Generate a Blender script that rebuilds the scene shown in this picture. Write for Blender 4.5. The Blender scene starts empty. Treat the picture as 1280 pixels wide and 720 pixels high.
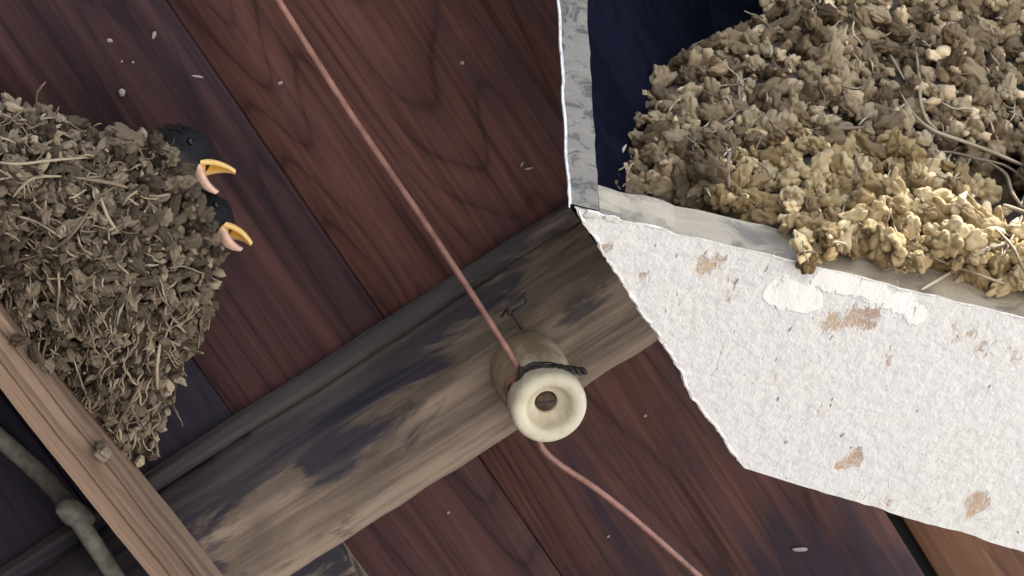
import bpy, bmesh, math, random
from mathutils import Vector, Matrix, noise, Quaternion

random.seed(7)
R = math.radians
scene = bpy.context.scene
C = scene.collection

# ------------------------------------------------------------------ camera
PITCH = 50.0
CAM_Z = 1.6
FPX = 4619.0                                   # focal length in 1280-wide pixels
cam_d = bpy.data.cameras.new("camera")
cam = bpy.data.objects.new("camera", cam_d)
C.objects.link(cam)
cam.location = (0, 0, CAM_Z)
cam.rotation_euler = (R(90 + PITCH), 0, 0)
cam_d.sensor_width = 36
cam_d.lens = FPX / 1280 * 36
cam_d.clip_start = 0.01
cam_d.clip_end = 2000
scene.camera = cam
scene.render.resolution_x, scene.render.resolution_y = 1024, 576

# ------------------------------------------------------------------ light
SUN_ELEV, SUN_AZ = 62.5, 117.0                  # azimuth clockwise from +Y (towards +X)
w = bpy.data.worlds.new("World")
scene.world = w
w.use_nodes = True
wn, wl = w.node_tree.nodes, w.node_tree.links
wn.clear()
sky = wn.new("ShaderNodeTexSky")
sky.sky_type = 'NISHITA'
sky.sun_disc = False
sky.sun_elevation = R(SUN_ELEV)
sky.sun_rotation = R(SUN_AZ)
bg = wn.new("ShaderNodeBackground")
bg.inputs[1].default_value = 0.14
out = wn.new("ShaderNodeOutputWorld")
wl.new(sky.outputs[0], bg.inputs[0])
wl.new(bg.outputs[0], out.inputs[0])
sun_d = bpy.data.lights.new("sun", 'SUN')
sun_d.energy = 4.6
sun_d.angle = R(0.5)
sun_d.color = (1.0, 0.955, 0.895)
sun = bpy.data.objects.new("sun", sun_d)
C.objects.link(sun)
sdir = Vector((math.sin(R(SUN_AZ)) * math.cos(R(SUN_ELEV)), math.cos(R(SUN_AZ)) * math.cos(R(SUN_ELEV)), math.sin(R(SUN_ELEV))))
sun.rotation_euler = sdir.to_track_quat('Z', 'Y').to_euler()
sun.location = (3, 2, 6)
scene.view_settings.view_transform = 'Standard'
scene.view_settings.look = 'None'
scene.view_settings.gamma = 1
scene.view_settings.exposure = 2.05
scene.render.engine = 'CYCLES'

# ------------------------------------------------------------------ frames
CW = Matrix.Translation((0, 0, CAM_Z)) @ Matrix.Rotation(R(90 + PITCH), 4, 'X')   # camera to world
CR = CW.to_3x3()


def ray(px, py):
    return Vector(((px - 640) / FPX, -(py - 360) / FPX, -1.0))


def at(px, py, D):
    """world point seen at a pixel, D metres along the view axis"""
    return CW @ (ray(px, py) * D)


def hit(px, py, p0, n):
    d = CR @ ray(px, py)
    o = CW.translation
    t = (p0 - o).dot(n) / d.dot(n)
    return o + d * t


n_c = Vector((0.22, -0.39, 0.89)).normalized()
a = R(32.7)
b2 = Vector((math.cos(a), math.sin(a), 0))
b_c = Vector((b2.x, b2.y, -(n_c.x * b2.x + n_c.y * b2.y) / n_c.z)).normalized()
NN = CR @ n_c
BB = CR @ b_c
EE = NN.cross(BB)
O = at(658, 457, 2.0)
F = Matrix(((BB.x, EE.x, NN.x, O.x), (BB.y, EE.y, NN.y, O.y), (BB.z, EE.z, NN.z, O.z), (0, 0, 0, 1)))
FI = F.inverted()
CEIL = -0.05                                    # ceiling level below the beam's face, in the roof frame


def fl(px, py, z):
    """pixel -> roof-frame coordinates on the level z"""
    return FI @ hit(px, py, F @ Vector((0, 0, z)), NN)


# ------------------------------------------------------------------ materials
def mat(name):
    m = bpy.data.materials.new(name)
    m.use_nodes = True
    nt = m.node_tree
    b = nt.nodes["Principled BSDF"]
    return m, nt, b


def N(nt, t, **kw):
    n = nt.nodes.new(t)
    for k, v in kw.items():
        if k == 'inp':
            for i, x in v.items():
                n.inputs[i].default_value = x
        else:
            setattr(n, k, v)
    return n


def ramp(nt, src, stops, interp='LINEAR'):
    r = nt.nodes.new("ShaderNodeValToRGB")
    r.color_ramp.interpolation = interp
    els = r.color_ramp.elements
    while len(els) < len(stops):
        els.new(0.5)
    for e, (p, c) in zip(els, stops):
        e.position = p
        e.color = (*c, 1) if len(c) == 3 else c
    nt.links.new(src, r.inputs[0])
    return r.outputs[0]


def coords(nt, scale=(1, 1, 1), loc=(0, 0, 0), rnd=0.0, rot=(0, 0, 0)):
    tc = nt.nodes.new("ShaderNodeTexCoord")
    src = tc.outputs['Object']
    if rnd:
        oi = nt.nodes.new("ShaderNodeObjectInfo")
        mul = N(nt, "ShaderNodeMath", operation='MULTIPLY', inp={1: rnd})
        nt.links.new(oi.outputs['Random'], mul.inputs[0])
        ad = N(nt, "ShaderNodeVectorMath", operation='ADD')
        nt.links.new(src, ad.inputs[0])
        nt.links.new(mul.outputs[0], ad.inputs[1])
        src = ad.outputs[0]
    mp = nt.nodes.new("ShaderNodeMapping")
    mp.inputs['Scale'].default_value = scale
    mp.inputs['Location'].default_value = loc
    mp.inputs['Rotation'].default_value = rot
    nt.links.new(src, mp.inputs[0])
    return mp.outputs[0]


def noise_t(nt, vec, scale=5, detail=4, rough=0.55, dist=0.0):
    n = N(nt, "ShaderNodeTexNoise", inp={'Scale': scale, 'Detail': detail, 'Roughness': rough, 'Distortion': dist})
    nt.links.new(vec, n.inputs['Vector'])
    return n.outputs['Fac']


def mix(nt, fac, c1, c2, blend='MIX'):
    m = N(nt, "ShaderNodeMix", data_type='RGBA', blend_type=blend)
    m.inputs['Factor'].default_value = 1.0
    for s, v in ((m.inputs['Factor'], fac), (m.inputs['A'], c1), (m.inputs['B'], c2)):
        if hasattr(v, 'is_linked') or hasattr(v, 'links'):
            nt.links.new(v, s)
        elif isinstance(v, (int, float)):
            s.default_value = v
        else:
            s.default_value = (*v, 1)
    return m.outputs['Result']


def math_n(nt, op, a_, b_=None):
    m = N(nt, "ShaderNodeMath", operation=op)
    for i, v in enumerate((a_, b_)):
        if v is None:
            continue
        if isinstance(v, (int, float)):
            m.inputs[i].default_value = v
        else:
            nt.links.new(v, m.inputs[i])
    return m.outputs[0]


def bump(nt, b, h, strength=0.4, dist=0.002):
    bp = N(nt, "ShaderNodeBump", inp={'Strength': strength, 'Distance': dist})
    nt.links.new(h, bp.inputs['Height'])
    nt.links.new(bp.outputs[0], b.inputs['Normal'])


def wood_deck(name, c_dark, c_mid, c_light, stain=0.5, seed=0.0, spots=()):
    """red-brown roof boards: long uneven grain along local Y, cathedral rings, soot-dark stains"""
    m, nt, b = mat(name)
    warp = noise_t(nt, coords(nt, (1, 0.10, 1), (seed, seed * 3, 0), rnd=3.0), 11, 3, 0.5)
    # ring figure: contour lines of a stretched noise
    fig = noise_t(nt, coords(nt, (1, 0.13, 1), (seed + 2, seed, 0), rnd=3.0), 9, 2, 0.45, 0.25)
    saw = math_n(nt, 'FRACT', math_n(nt, 'MULTIPLY', fig, 24.0))
    rings = ramp(nt, saw, [(0.0, (0.05,) * 3), (0.10, (0.45,) * 3), (0.55, (0.72,) * 3), (0.88, (0.55,) * 3), (1.0, (0.05,) * 3)])
    fine = noise_t(nt, coords(nt, (1, 0.02, 1), (seed, 0, 0), rnd=5.0), 330, 4, 0.65)
    strk = noise_t(nt, coords(nt, (1, 0.03, 1), (seed + 7, 0, 0), rnd=5.0), 70, 3, 0.6)
    g = math_n(nt, 'ADD', math_n(nt, 'MULTIPLY', rings, 0.22), math_n(nt, 'MULTIPLY', warp, 0.34))
    g = math_n(nt, 'ADD', g, math_n(nt, 'MULTIPLY', math_n(nt, 'SUBTRACT', strk, 0.36), 0.55))
    g = math_n(nt, 'ADD', g, math_n(nt, 'MULTIPLY', math_n(nt, 'SUBTRACT', fine, 0.5), 0.45))
    col = ramp(nt, g, [(0.2, c_dark), (0.46, c_mid), (0.75, c_light)])
    # blotchy weather stains with their own shape
    st = noise_t(nt, coords(nt, (1, 0.45, 1), (seed + 4, 1, 0)), 7.5, 5, 0.6)
    if spots:
        tc = nt.nodes.new("ShaderNodeTexCoord")
        st = math_n(nt, 'ADD', st, math_n(nt, 'MULTIPLY', math_n(nt, 'SUBTRACT', strk, 0.5), 0.8))
    for (sx_, sy_, rad_, amp) in spots:
        sv = N(nt, "ShaderNodeVectorMath", operation='MULTIPLY_ADD')
        nt.links.new(tc.outputs['Object'], sv.inputs[0])
        sv.inputs[1].default_value = (1, 0.6, 0)
        sv.inputs[2].default_value = (-sx_, -sy_ * 0.6, 0)
        ln = N(nt, "ShaderNodeVectorMath", operation='LENGTH')
        nt.links.new(sv.outputs[0], ln.inputs[0])
        mr = N(nt, "ShaderNodeMapRange", inp={1: 0.0, 2: rad_, 3: amp, 4: 0.0})
        nt.links.new(ln.outputs['Value'], mr.inputs[0])
        st = math_n(nt, 'ADD', st, mr.outputs[0])
    sf = ramp(nt, st, [(0.46, (0,) * 3), (0.68, (stain,) * 3)])
    col = mix(nt, sf, col, (0.016, 0.014, 0.026))
    nt.links.new(col, b.inputs['Base Color'])
    b.inputs['Roughness'].default_value = 0.7
    b.inputs['Specular IOR Level'].default_value = 0.15
    h = math_n(nt, 'ADD', math_n(nt, 'MULTIPLY', rings, 0.3), math_n(nt, 'ADD', math_n(nt, 'MULTIPLY', fine, 0.5), strk))
    bump(nt, b, h, 0.3, 0.001)
    return m


M = {}
_cx = (fl(255, 70, CEIL).x + fl(1142, 684, CEIL).x) / 2
DECK_SPOTS = [(p_.x - _cx, p_.y, r_ / 2309, am) for p_, r_, am in ((fl(1050, 720, CEIL), 120, 0.24), (fl(615, 706, CEIL), 44, 0.4), (fl(560, 720, CEIL), 60, 0.25))]
M['deck'] = wood_deck('red_brown_deck_wood', (0.036, 0.016, 0.015), (0.122, 0.054, 0.045), (0.215, 0.108, 0.080), 0.85, 5.6, DECK_SPOTS)
M['deck_grey'] = wood_deck('stained_deck_wood', (0.022, 0.015, 0.016), (0.08, 0.045, 0.034), (0.20, 0.125, 0.075), 0.9, 2.1)
M['deck_shade'] = wood_deck('shaded_deck_wood', (0.009, 0.009, 0.017), (0.026, 0.020, 0.033), (0.050, 0.036, 0.046), 0.5, 7.7)  # darkest left boards, their shade put into the wood colour
M['deck_half_shade'] = wood_deck('half_shaded_red_deck_wood', (0.022, 0.011, 0.013), (0.074, 0.034, 0.034), (0.140, 0.068, 0.057), 0.6, 9.3)  # darkened copy of the red brown boards, shade in the colour
M['deck_tan'] = wood_deck('tan_deck_wood', (0.045, 0.024, 0.017), (0.14, 0.072, 0.044), (0.29, 0.18, 0.11), 0.7, 4.4)


def weathered(name, light, mid, dark, seed=0.0, patch=(0.44, 0.56), stretch=0.28, ns=26):
    m, nt, b = mat(name)
    fine = noise_t(nt, coords(nt, (0.03, 1, 1), (0, seed, 0)), 300, 4, 0.65)
    streak = noise_t(nt, coords(nt, (0.08, 1, 1), (0, seed, 3)), 60, 4, 0.6, 0.4)
    pt = noise_t(nt, coords(nt, (stretch, 1, 1), (seed, seed, 0)), ns, 5, 0.62, 0.9)
    g = math_n(nt, 'ADD', math_n(nt, 'MULTIPLY', streak, 0.65), math_n(nt, 'MULTIPLY', fine, 0.35))
    wood = ramp(nt, g, [(0.3, mid), (0.55, tuple((x + y) / 2 for x, y in zip(mid, light))), (0.72, light)])
    pf = ramp(nt, pt, [(patch[0], (1,) * 3), (patch[1], (0,) * 3)])
    col = mix(nt, pf, wood, dark)
    nt.links.new(col, b.inputs['Base Color'])
    b.inputs['Roughness'].default_value = 0.85
    b.inputs['Specular IOR Level'].default_value = 0.2
    h = math_n(nt, 'ADD', math_n(nt, 'MULTIPLY', pt, 1.2), math_n(nt, 'MULTIPLY', g, 0.8))
    bump(nt, b, h, 0.6, 0.003)
    return m


M['batten'] = weathered('grey_weathered_batten_wood', (0.27, 0.21, 0.165), (0.115, 0.088, 0.072), (0.03, 0.028, 0.036), 0.7)


def beam_wood():
    """grey split timber, mottled dark stains, and shade painted along its rounded (wane) edge"""
    m, nt, b = mat('grey_weathered_beam_wood')
    fine = noise_t(nt, coords(nt, (0.03, 1, 1)), 300, 4, 0.65)
    streak = noise_t(nt, coords(nt, (0.07, 1, 1), (0, 2, 3)), 60, 4, 0.6, 0.4)
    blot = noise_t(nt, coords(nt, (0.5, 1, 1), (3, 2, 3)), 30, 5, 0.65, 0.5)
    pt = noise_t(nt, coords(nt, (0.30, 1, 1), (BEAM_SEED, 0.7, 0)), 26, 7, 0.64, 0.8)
    tc = nt.nodes.new("ShaderNodeTexCoord")
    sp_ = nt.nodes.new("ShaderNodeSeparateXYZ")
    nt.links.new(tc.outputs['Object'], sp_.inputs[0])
    edge = N(nt, "ShaderNodeMapRange", inp={1: -0.036, 2: 0.052, 3: -0.26, 4: 0.20})  # painted shade: darker towards the upper left edge
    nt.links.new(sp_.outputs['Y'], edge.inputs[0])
    g = math_n(nt, 'ADD', math_n(nt, 'MULTIPLY', streak, 0.5), math_n(nt, 'MULTIPLY', fine, 0.3))
    g = math_n(nt, 'ADD', g, math_n(nt, 'MULTIPLY', blot, 0.2))
    wood = ramp(nt, g, [(0.34, (0.055, 0.043, 0.038)), (0.47, (0.15, 0.116, 0.092)), (0.58, (0.27, 0.212, 0.163))])
    xr_ = N(nt, "ShaderNodeMapRange", inp={1: -0.13, 2: 0.05, 3: 0.12, 4: -0.17})  # painted shade grows stronger to the left
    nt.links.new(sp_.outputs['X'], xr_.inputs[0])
    stain_shade_f = math_n(nt, 'ADD', math_n(nt, 'ADD', pt, edge.outputs[0]), xr_.outputs[0])
    for (sx_, sy_, rad_, amp) in BEAM_SPOTS:
        sv = N(nt, "ShaderNodeVectorMath", operation='MULTIPLY_ADD')
        nt.links.new(tc.outputs['Object'], sv.inputs[0])
        sv.inputs[1].default_value = (0.5, 1, 0)
        sv.inputs[2].default_value = (-sx_ * 0.5, -sy_, 0)
        ln = N(nt, "ShaderNodeVectorMath", operation='LENGTH')
        nt.links.new(sv.outputs[0], ln.inputs[0])
        mr = N(nt, "ShaderNodeMapRange", inp={1: 0.0, 2: rad_, 3: amp, 4: 0.0})
        nt.links.new(ln.outputs['Value'], mr.inputs[0])
        stain_shade_f = math_n(nt, 'ADD', stain_shade_f, mr.outputs[0])
    stain_shade_f = math_n(nt, 'ADD', stain_shade_f, math_n(nt, 'MULTIPLY', math_n(nt, 'SUBTRACT', fine, 0.5), 0.16))
    pf = ramp(nt, stain_shade_f, [(0.50, (0,) * 3), (0.58, (0.92,) * 3)])
    stain_shade = ramp(nt, streak, [(0.35, (0.018, 0.018, 0.034)), (0.65, (0.075, 0.066, 0.068))])
    nt.links.new(mix(nt, pf, wood, stain_shade), b.inputs['Base Color'])
    b.inputs['Roughness'].default_value = 0.85
    b.inputs['Specular IOR Level'].default_value = 0.2
    h = math_n(nt, 'ADD', math_n(nt, 'MULTIPLY', pf, 0.5), math_n(nt, 'ADD', g, math_n(nt, 'MULTIPLY', blot, 0.6)))
    bump(nt, b, h, 0.6, 0.003)
    return m


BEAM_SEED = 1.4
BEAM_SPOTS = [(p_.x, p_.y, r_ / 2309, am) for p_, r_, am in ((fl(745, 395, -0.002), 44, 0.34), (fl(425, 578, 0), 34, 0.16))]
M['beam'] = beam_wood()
M['rafter'] = weathered('pale_brown_rafter_wood', (0.30, 0.212, 0.155), (0.18, 0.125, 0.093), (0.12, 0.083, 0.064), 3.1, (0.36, 0.5), 0.06, 30)
M['box_edge'] = weathered('grey_board_edge', (0.36, 0.315, 0.245), (0.24, 0.21, 0.165), (0.15, 0.135, 0.115), 5.2, (0.38, 0.5), 0.6, 60)
M['box_upright'] = weathered('grey_weathered_upright', (0.22, 0.20, 0.17), (0.145, 0.132, 0.115), (0.085, 0.078, 0.072), 8.2, (0.42, 0.50), 0.9, 90)
M['box_shade'] = weathered('shaded_box_wood', (0.007, 0.0075, 0.014), (0.005, 0.0055, 0.011), (0.004, 0.0045, 0.008), 6.2)  # interior shade of the box put into the board colour
M['box_shade'].node_tree.nodes['Principled BSDF'].inputs['Specular IOR Level'].default_value = 0.0


def plain(name, col, rough=0.6, spec=0.4, var=0.0, ns=80, bumpd=0.0, metal=0.0):
    m, nt, b = mat(name)
    b.inputs['Base Color'].default_value = (*col, 1)
    b.inputs['Roughness'].default_value = rough
    b.inputs['Specular IOR Level'].default_value = spec
    b.inputs['Metallic'].default_value = metal
    if var:
        nz = noise_t(nt, coords(nt, (1, 1, 1), rnd=4.0), ns, 4, 0.6)
        c1 = tuple(x * (1 - var) for x in col)
        c2 = tuple(min(1, x * (1 + var)) for x in col)
        nt.links.new(ramp(nt, nz, [(0.35, c1), (0.65, c2)]), b.inputs['Base Color'])
        if bumpd:
            bump(nt, b, nz, 0.5, bumpd)
    return m


def white_paint(spots, smears):
    """flaking white paint; spots = places (object coordinates) where it has peeled to the wood"""
    m, nt, b = mat('flaking_white_paint')
    v = coords(nt)
    vr = coords(nt, (1, 0.5, 1), rot=(0, 0, R(35)))
    big = noise_t(nt, coords(nt, (1, 1, 1), (1.3, 0.2, 0)), 14, 4, 0.6)
    grain = noise_t(nt, v, 200, 6, 0.72)
    mid = noise_t(nt, vr, 75, 5, 0.65)
    peel = noise_t(nt, vr, 60, 6, 0.7)
    fleck = noise_t(nt, vr, 190, 2, 0.5)
    base = ramp(nt, grain, [(0.3, (0.58, 0.58, 0.58)), (0.5, (0.74, 0.74, 0.735)), (0.7, (0.81, 0.81, 0.805))])
    base = mix(nt, ramp(nt, big, [(0.35, (0.0,) * 3), (0.7, (0.35,) * 3)]), base, (0.72, 0.73, 0.76))
    base = mix(nt, ramp(nt, mid, [(0.60, (0.0,) * 3), (0.72, (0.55,) * 3)]), base, (0.56, 0.55, 0.545))
    tc = nt.nodes.new("ShaderNodeTexCoord")
    acc = 0.0
    for (sx_, sy_, rad_, amp) in spots:
        dn = N(nt, "ShaderNodeVectorMath", operation='DISTANCE')
        nt.links.new(tc.outputs['Object'], dn.inputs[0])
        dn.inputs[1].default_value = (sx_, sy_, 0)
        mr = N(nt, "ShaderNodeMapRange", inp={1: 0.0, 2: rad_, 3: amp, 4: 0.0})
        nt.links.new(dn.outputs['Value'], mr.inputs[0])
        acc = math_n(nt, 'ADD', mr.outputs[0], acc)
    pk = math_n(nt, 'ADD', peel, acc)
    pf = math_n(nt, 'MULTIPLY', ramp(nt, pk, [(0.63, (0,) * 3), (0.70, (1,) * 3)]), ramp(nt, grain, [(0.36, (0,) * 3), (0.52, (1,) * 3)]))
    pcol = ramp(nt, mid, [(0.35, (0.36, 0.22, 0.14)), (0.6, (0.56, 0.40, 0.26))])
    col = mix(nt, math_n(nt, 'MULTIPLY', pf, 0.85), base, pcol)
    ff = ramp(nt, fleck, [(0.70, (0,) * 3), (0.745, (1,) * 3)])
    col = mix(nt, math_n(nt, 'MULTIPLY', ff, 0.75), col, (0.16, 0.16, 0.18))
    # thick white smears of filler
    acc = 0.0
    for (sx_, sy_, rad_, amp) in smears:
        dn = N(nt, "ShaderNodeVectorMath", operation='DISTANCE')
        nt.links.new(tc.outputs['Object'], dn.inputs[0])
        dn.inputs[1].default_value = (sx_, sy_, 0)
        mr = N(nt, "ShaderNodeMapRange", inp={1: 0.0, 2: rad_, 3: amp, 4: 0.0})
        nt.links.new(dn.outputs['Value'], mr.inputs[0])
        acc = math_n(nt, 'MAXIMUM', mr.outputs[0], acc)
    sm = ramp(nt, math_n(nt, 'ADD', acc, math_n(nt, 'MULTIPLY', peel, 0.9)), [(0.72, (0,) * 3), (0.76, (1,) * 3)])
    col = mix(nt, sm, col, (0.86, 0.86, 0.85))
    nt.links.new(col, b.inputs['Base Color'])
    b.inputs['Roughness'].default_value = 0.7
    b.inputs['Specular IOR Level'].default_value = 0.3
    grain = math_n(nt, 'ADD', math_n(nt, 'MULTIPLY', grain, math_n(nt, 'SUBTRACT', 1.0, math_n(nt, 'MULTIPLY', sm, 0.8))), math_n(nt, 'MULTIPLY', sm, 0.9))
    h = math_n(nt, 'ADD', math_n(nt, 'MULTIPLY', grain, 0.7), math_n(nt, 'MULTIPLY', mid, -0.8))
    h = math_n(nt, 'SUBTRACT', h, math_n(nt, 'MULTIPLY', math_n(nt, 'ADD', pf, ff), 0.6))
    bump(nt, b, h, 0.55, 0.003)
    return m


M['chip'] = plain('chalky_old_paint', (0.62, 0.61, 0.59), 0.75, 0.2, 0.25, 260, 0.001)


def mud(name, stops, ns=260):
    """dried mud: colour differs from pellet to pellet, with grit"""
    m, nt, b = mat(name)
    oi = nt.nodes.new("ShaderNodeObjectInfo")
    at_ = N(nt, "ShaderNodeAttribute", attribute_name='tone')
    rnd = math_n(nt, 'FRACT', math_n(nt, 'ADD', oi.outputs['Random'], at_.outputs['Fac']))
    nz = noise_t(nt, coords(nt, rnd=6.0), ns, 4, 0.7)
    f = math_n(nt, 'ADD', math_n(nt, 'MULTIPLY', rnd, 0.62), math_n(nt, 'MULTIPLY', nz, 0.38))
    col = ramp(nt, f, stops)
    nt.links.new(col, b.inputs['Base Color'])
    b.inputs['Roughness'].default_value = 0.95
    b.inputs['Specular IOR Level'].default_value = 0.1
    bump(nt, b, nz, 0.8, 0.0018)
    return m


M['mud_grey'] = mud('grey_brown_mud', [(0.12, (0.10, 0.07, 0.042)), (0.5, (0.31, 0.235, 0.148)), (0.88, (0.60, 0.48, 0.315))])
M['mud_sunlit'] = mud('sunlit_mud', [(0.12, (0.20, 0.13, 0.06)), (0.5, (0.50, 0.37, 0.195)), (0.88, (0.74, 0.60, 0.37))])  # lit copy of the grey mud, sunlight put into the colour
M['mud_left'] = mud('grey_mud_with_straw', [(0.15, (0.07, 0.055, 0.043)), (0.5, (0.20, 0.16, 0.117)), (0.85, (0.44, 0.365, 0.265))])
M['mud_core'] = plain('packed_dark_mud', (0.07, 0.056, 0.045), 0.95, 0.1, 0.4, 90, 0.004)
M['straw'] = mud('dry_straw', [(0.2, (0.16, 0.12, 0.09)), (0.5, (0.26, 0.21, 0.15)), (0.8, (0.40, 0.34, 0.25))], 90)
def porcelain():
    m, nt, b = mat('cream_glazed_porcelain')
    nz = noise_t(nt, coords(nt), 70, 5, 0.65)
    cr = noise_t(nt, coords(nt, (1, 1, 0.4), (2, 1, 0)), 160, 5, 0.7)
    tc = nt.nodes.new("ShaderNodeTexCoord")
    sp_ = nt.nodes.new("ShaderNodeSeparateXYZ")
    nt.links.new(tc.outputs['Object'], sp_.inputs[0])
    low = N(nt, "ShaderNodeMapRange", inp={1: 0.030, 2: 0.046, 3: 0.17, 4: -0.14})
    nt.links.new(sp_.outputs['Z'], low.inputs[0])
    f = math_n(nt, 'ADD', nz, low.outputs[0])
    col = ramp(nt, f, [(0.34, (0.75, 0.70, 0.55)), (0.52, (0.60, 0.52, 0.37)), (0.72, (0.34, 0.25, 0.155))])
    col = mix(nt, ramp(nt, cr, [(0.66, (0,) * 3), (0.74, (0.7,) * 3)]), col, (0.22, 0.17, 0.12))
    nt.links.new(col, b.inputs['Base Color'])
    b.inputs['Roughness'].default_value = 0.38
    bump(nt, b, nz, 0.3, 0.0012)
    return m


M['porcelain'] = porcelain()
M['copper'] = plain('pink_brown_wire_sheath', (0.27, 0.135, 0.11), 0.5, 0.45, 0.3, 90, 0.0005)
M['iron'] = plain('blackened_iron', (0.035, 0.03, 0.032), 0.6, 0.4, 0.4, 200)
M['rust'] = plain('rusty_nail_head', (0.10, 0.065, 0.05), 0.65, 0.4, 0.45, 300, 0.001, 0.3)
M['conduit'] = plain('grey_cable_sheath', (0.17, 0.16, 0.14), 0.8, 0.2, 0.4, 90, 0.002)
M['speck'] = plain('pale_dropping', (0.30, 0.27, 0.27), 0.8, 0.2)
M['earth'] = plain('pale_concrete_ground', (0.42, 0.392, 0.35), 0.95, 0.1, 0.15, 3)
M['floor'] = plain('added_dark_floor', (0.05, 0.045, 0.045), 0.95, 0.1, 0.3, 5)  # unseen added floor, dark to limit bounced light
M['roofing'] = plain('black_roofing_felt', (0.03, 0.03, 0.032), 0.9, 0.1)


# ------------------------------------------------------------------ object helpers
def obj(name, me, m=None, parent=None, mw=None):
    o = bpy.data.objects.new(name, me)
    C.objects.link(o)
    if m is not None and me is not None and not me.materials:
        me.materials.append(m)
    if mw is not None:
        o.matrix_world = mw
    if parent is not None:
        o.parent = parent
        o.matrix_parent_inverse = Matrix.Identity(4)
    return o


def tag(o, label, cat=None, group=None, kind=None):
    if label:
        o['label'] = label
    if cat:
        o['category'] = cat
    if group:
        o['group'] = group
    if kind:
        o['kind'] = kind
    return o


def empty(name, mw, label, cat, group=None):
    o = bpy.data.objects.new(name, None)
    o.empty_display_size = 0.02
    C.objects.link(o)
    o.matrix_world = mw
    tag(o, label, cat, group)
    return o


def mesh(name, vs, fs, smooth=False):
    me = bpy.data.meshes.new(name)
    me.from_pydata([tuple(v) for v in vs], [], fs)
    me.update()
    if smooth:
        me.polygons.foreach_set('use_smooth', [True] * len(me.polygons))
    return me


def fix_normals(me):
    bm = bmesh.new()
    bm.from_mesh(me)
    bmesh.ops.recalc_face_normals(bm, faces=bm.faces)
    bm.to_mesh(me)
    bm.free()
    return me


def box_geo(x0, x1, y0, y1, z0, z1):
    vs = [(x, y, z) for z in (z0, z1) for y in (y0, y1) for x in (x0, x1)]
    fs = [(0, 2, 3, 1), (4, 5, 7, 6), (0, 1, 5, 4), (2, 6, 7, 3), (0, 4, 6, 2), (1, 3, 7, 5)]
    return vs, fs


def bevel(me, w_, seg=2):
    bm = bmesh.new()
    bm.from_mesh(me)
    bmesh.ops.recalc_face_normals(bm, faces=bm.faces)
    bmesh.ops.bevel(bm, geom=bm.edges[:], offset=w_, segments=seg, affect='EDGES', profile=0.6)
    bm.to_mesh(me)
    bm.free()
    return me


def tube_geo(pts, r, sides=6, taper=False):
    pts = [Vector(p) for p in pts]
    vs, fs = [], []
    nrm = None
    for i, p in enumerate(pts):
        t = (pts[min(i + 1, len(pts) - 1)] - pts[max(i - 1, 0)]).normalized()
        if nrm is None:
            nrm = t.orthogonal().normalized()
        else:
            nrm = (nrm - t * nrm.dot(t)).normalized()
        bn = t.cross(nrm)
        rr = r[i] if isinstance(r, (list, tuple)) else r
        if taper:
            rr *= 1 - 0.6 * abs(2 * i / (len(pts) - 1) - 1) ** 3
        for k in range(sides):
            an = 2 * math.pi * k / sides
            vs.append(p + nrm * (rr * math.cos(an)) + bn * (rr * math.sin(an)))
    n_ = len(pts)
    for i in range(n_ - 1):
        for k in range(sides):
            a0, a1 = i * sides + k, i * sides + (k + 1) % sides
            fs.append((a0, a1, a1 + sides, a0 + sides))
    fs.append(tuple(range(sides - 1, -1, -1)))
    fs.append(tuple(range((n_ - 1) * sides, n_ * sides)))
    return vs, fs


def spline(pts, per=8):
    pts = [Vector(p) for p in pts]
    out_ = []
    for i in range(len(pts) - 1):
        p0, p1, p2, p3 = pts[max(i - 1, 0)], pts[i], pts[i + 1], pts[min(i + 2, len(pts) - 1)]
        for k in range(per):
            t = k / per
            out_.append(0.5 * ((2 * p1) + (p2 - p0) * t + (2 * p0 - 5 * p1 + 4 * p2 - p3) * t * t + (3 * p1 - p0 - 3 * p2 + p3) * t ** 3))
    out_.append(pts[-1])
    return out_


def lathe(profile, seg=48):
    vs, fs = [], []
    n_ = len(profile)
    for k in range(seg):
        an = 2 * math.pi * k / seg
        for r, z in profile:
            vs.append((r * math.cos(an), r * math.sin(an), z))
    for k in range(seg):
        k2 = (k + 1) % seg
        for i in range(n_ - 1):
            fs.append((k * n_ + i, k2 * n_ + i, k2 * n_ + i + 1, k * n_ + i + 1))
    return vs, fs


def fbm(p, sc, seed=0.0):
    return noise.fractal(Vector(p) * sc + Vector((seed, seed * 1.7, seed * 0.3)), 1.0, 2.0, 4)


# ------------------------------------------------------------------ ground
me = mesh('ground', [(-60, -60, 0), (60, -60, 0), (60, 60, 0), (-60, 60, 0)], [(0, 1, 2, 3)])
tag(obj('ground', me, M['earth']), 'pale concrete ground below the shed roof', kind='structure')

# ------------------------------------------------------------------ roof deck: boards laid side by side
PXM = 2309.0


def bpx(px, py):
    return fl(px, py, CEIL).x


J = [bpx(1120, 650) - k for k in (0,)]
joint_main = bpx(1142, 684)
joints = [bpx(415, 690) - 0.285, bpx(415, 690) - 0.19, bpx(415, 690) - 0.095, bpx(415, 690), bpx(255, 70), joint_main, joint_main + 0.1, joint_main + 0.19, joint_main + 0.29, joint_main + 0.385]
YA, YB, XR, FLOOR_R = -1.3, 2.2, 0.6, 0.85
deck_me = mesh('roof', *box_geo(-3.2, XR, YA, YB, CEIL - 0.045, CEIL - 0.021))
deck = obj('roof', fix_normals(deck_me), M['roofing'], None, F.copy())
tag(deck, 'underside of a red brown boarded shed roof', kind='structure')


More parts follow.
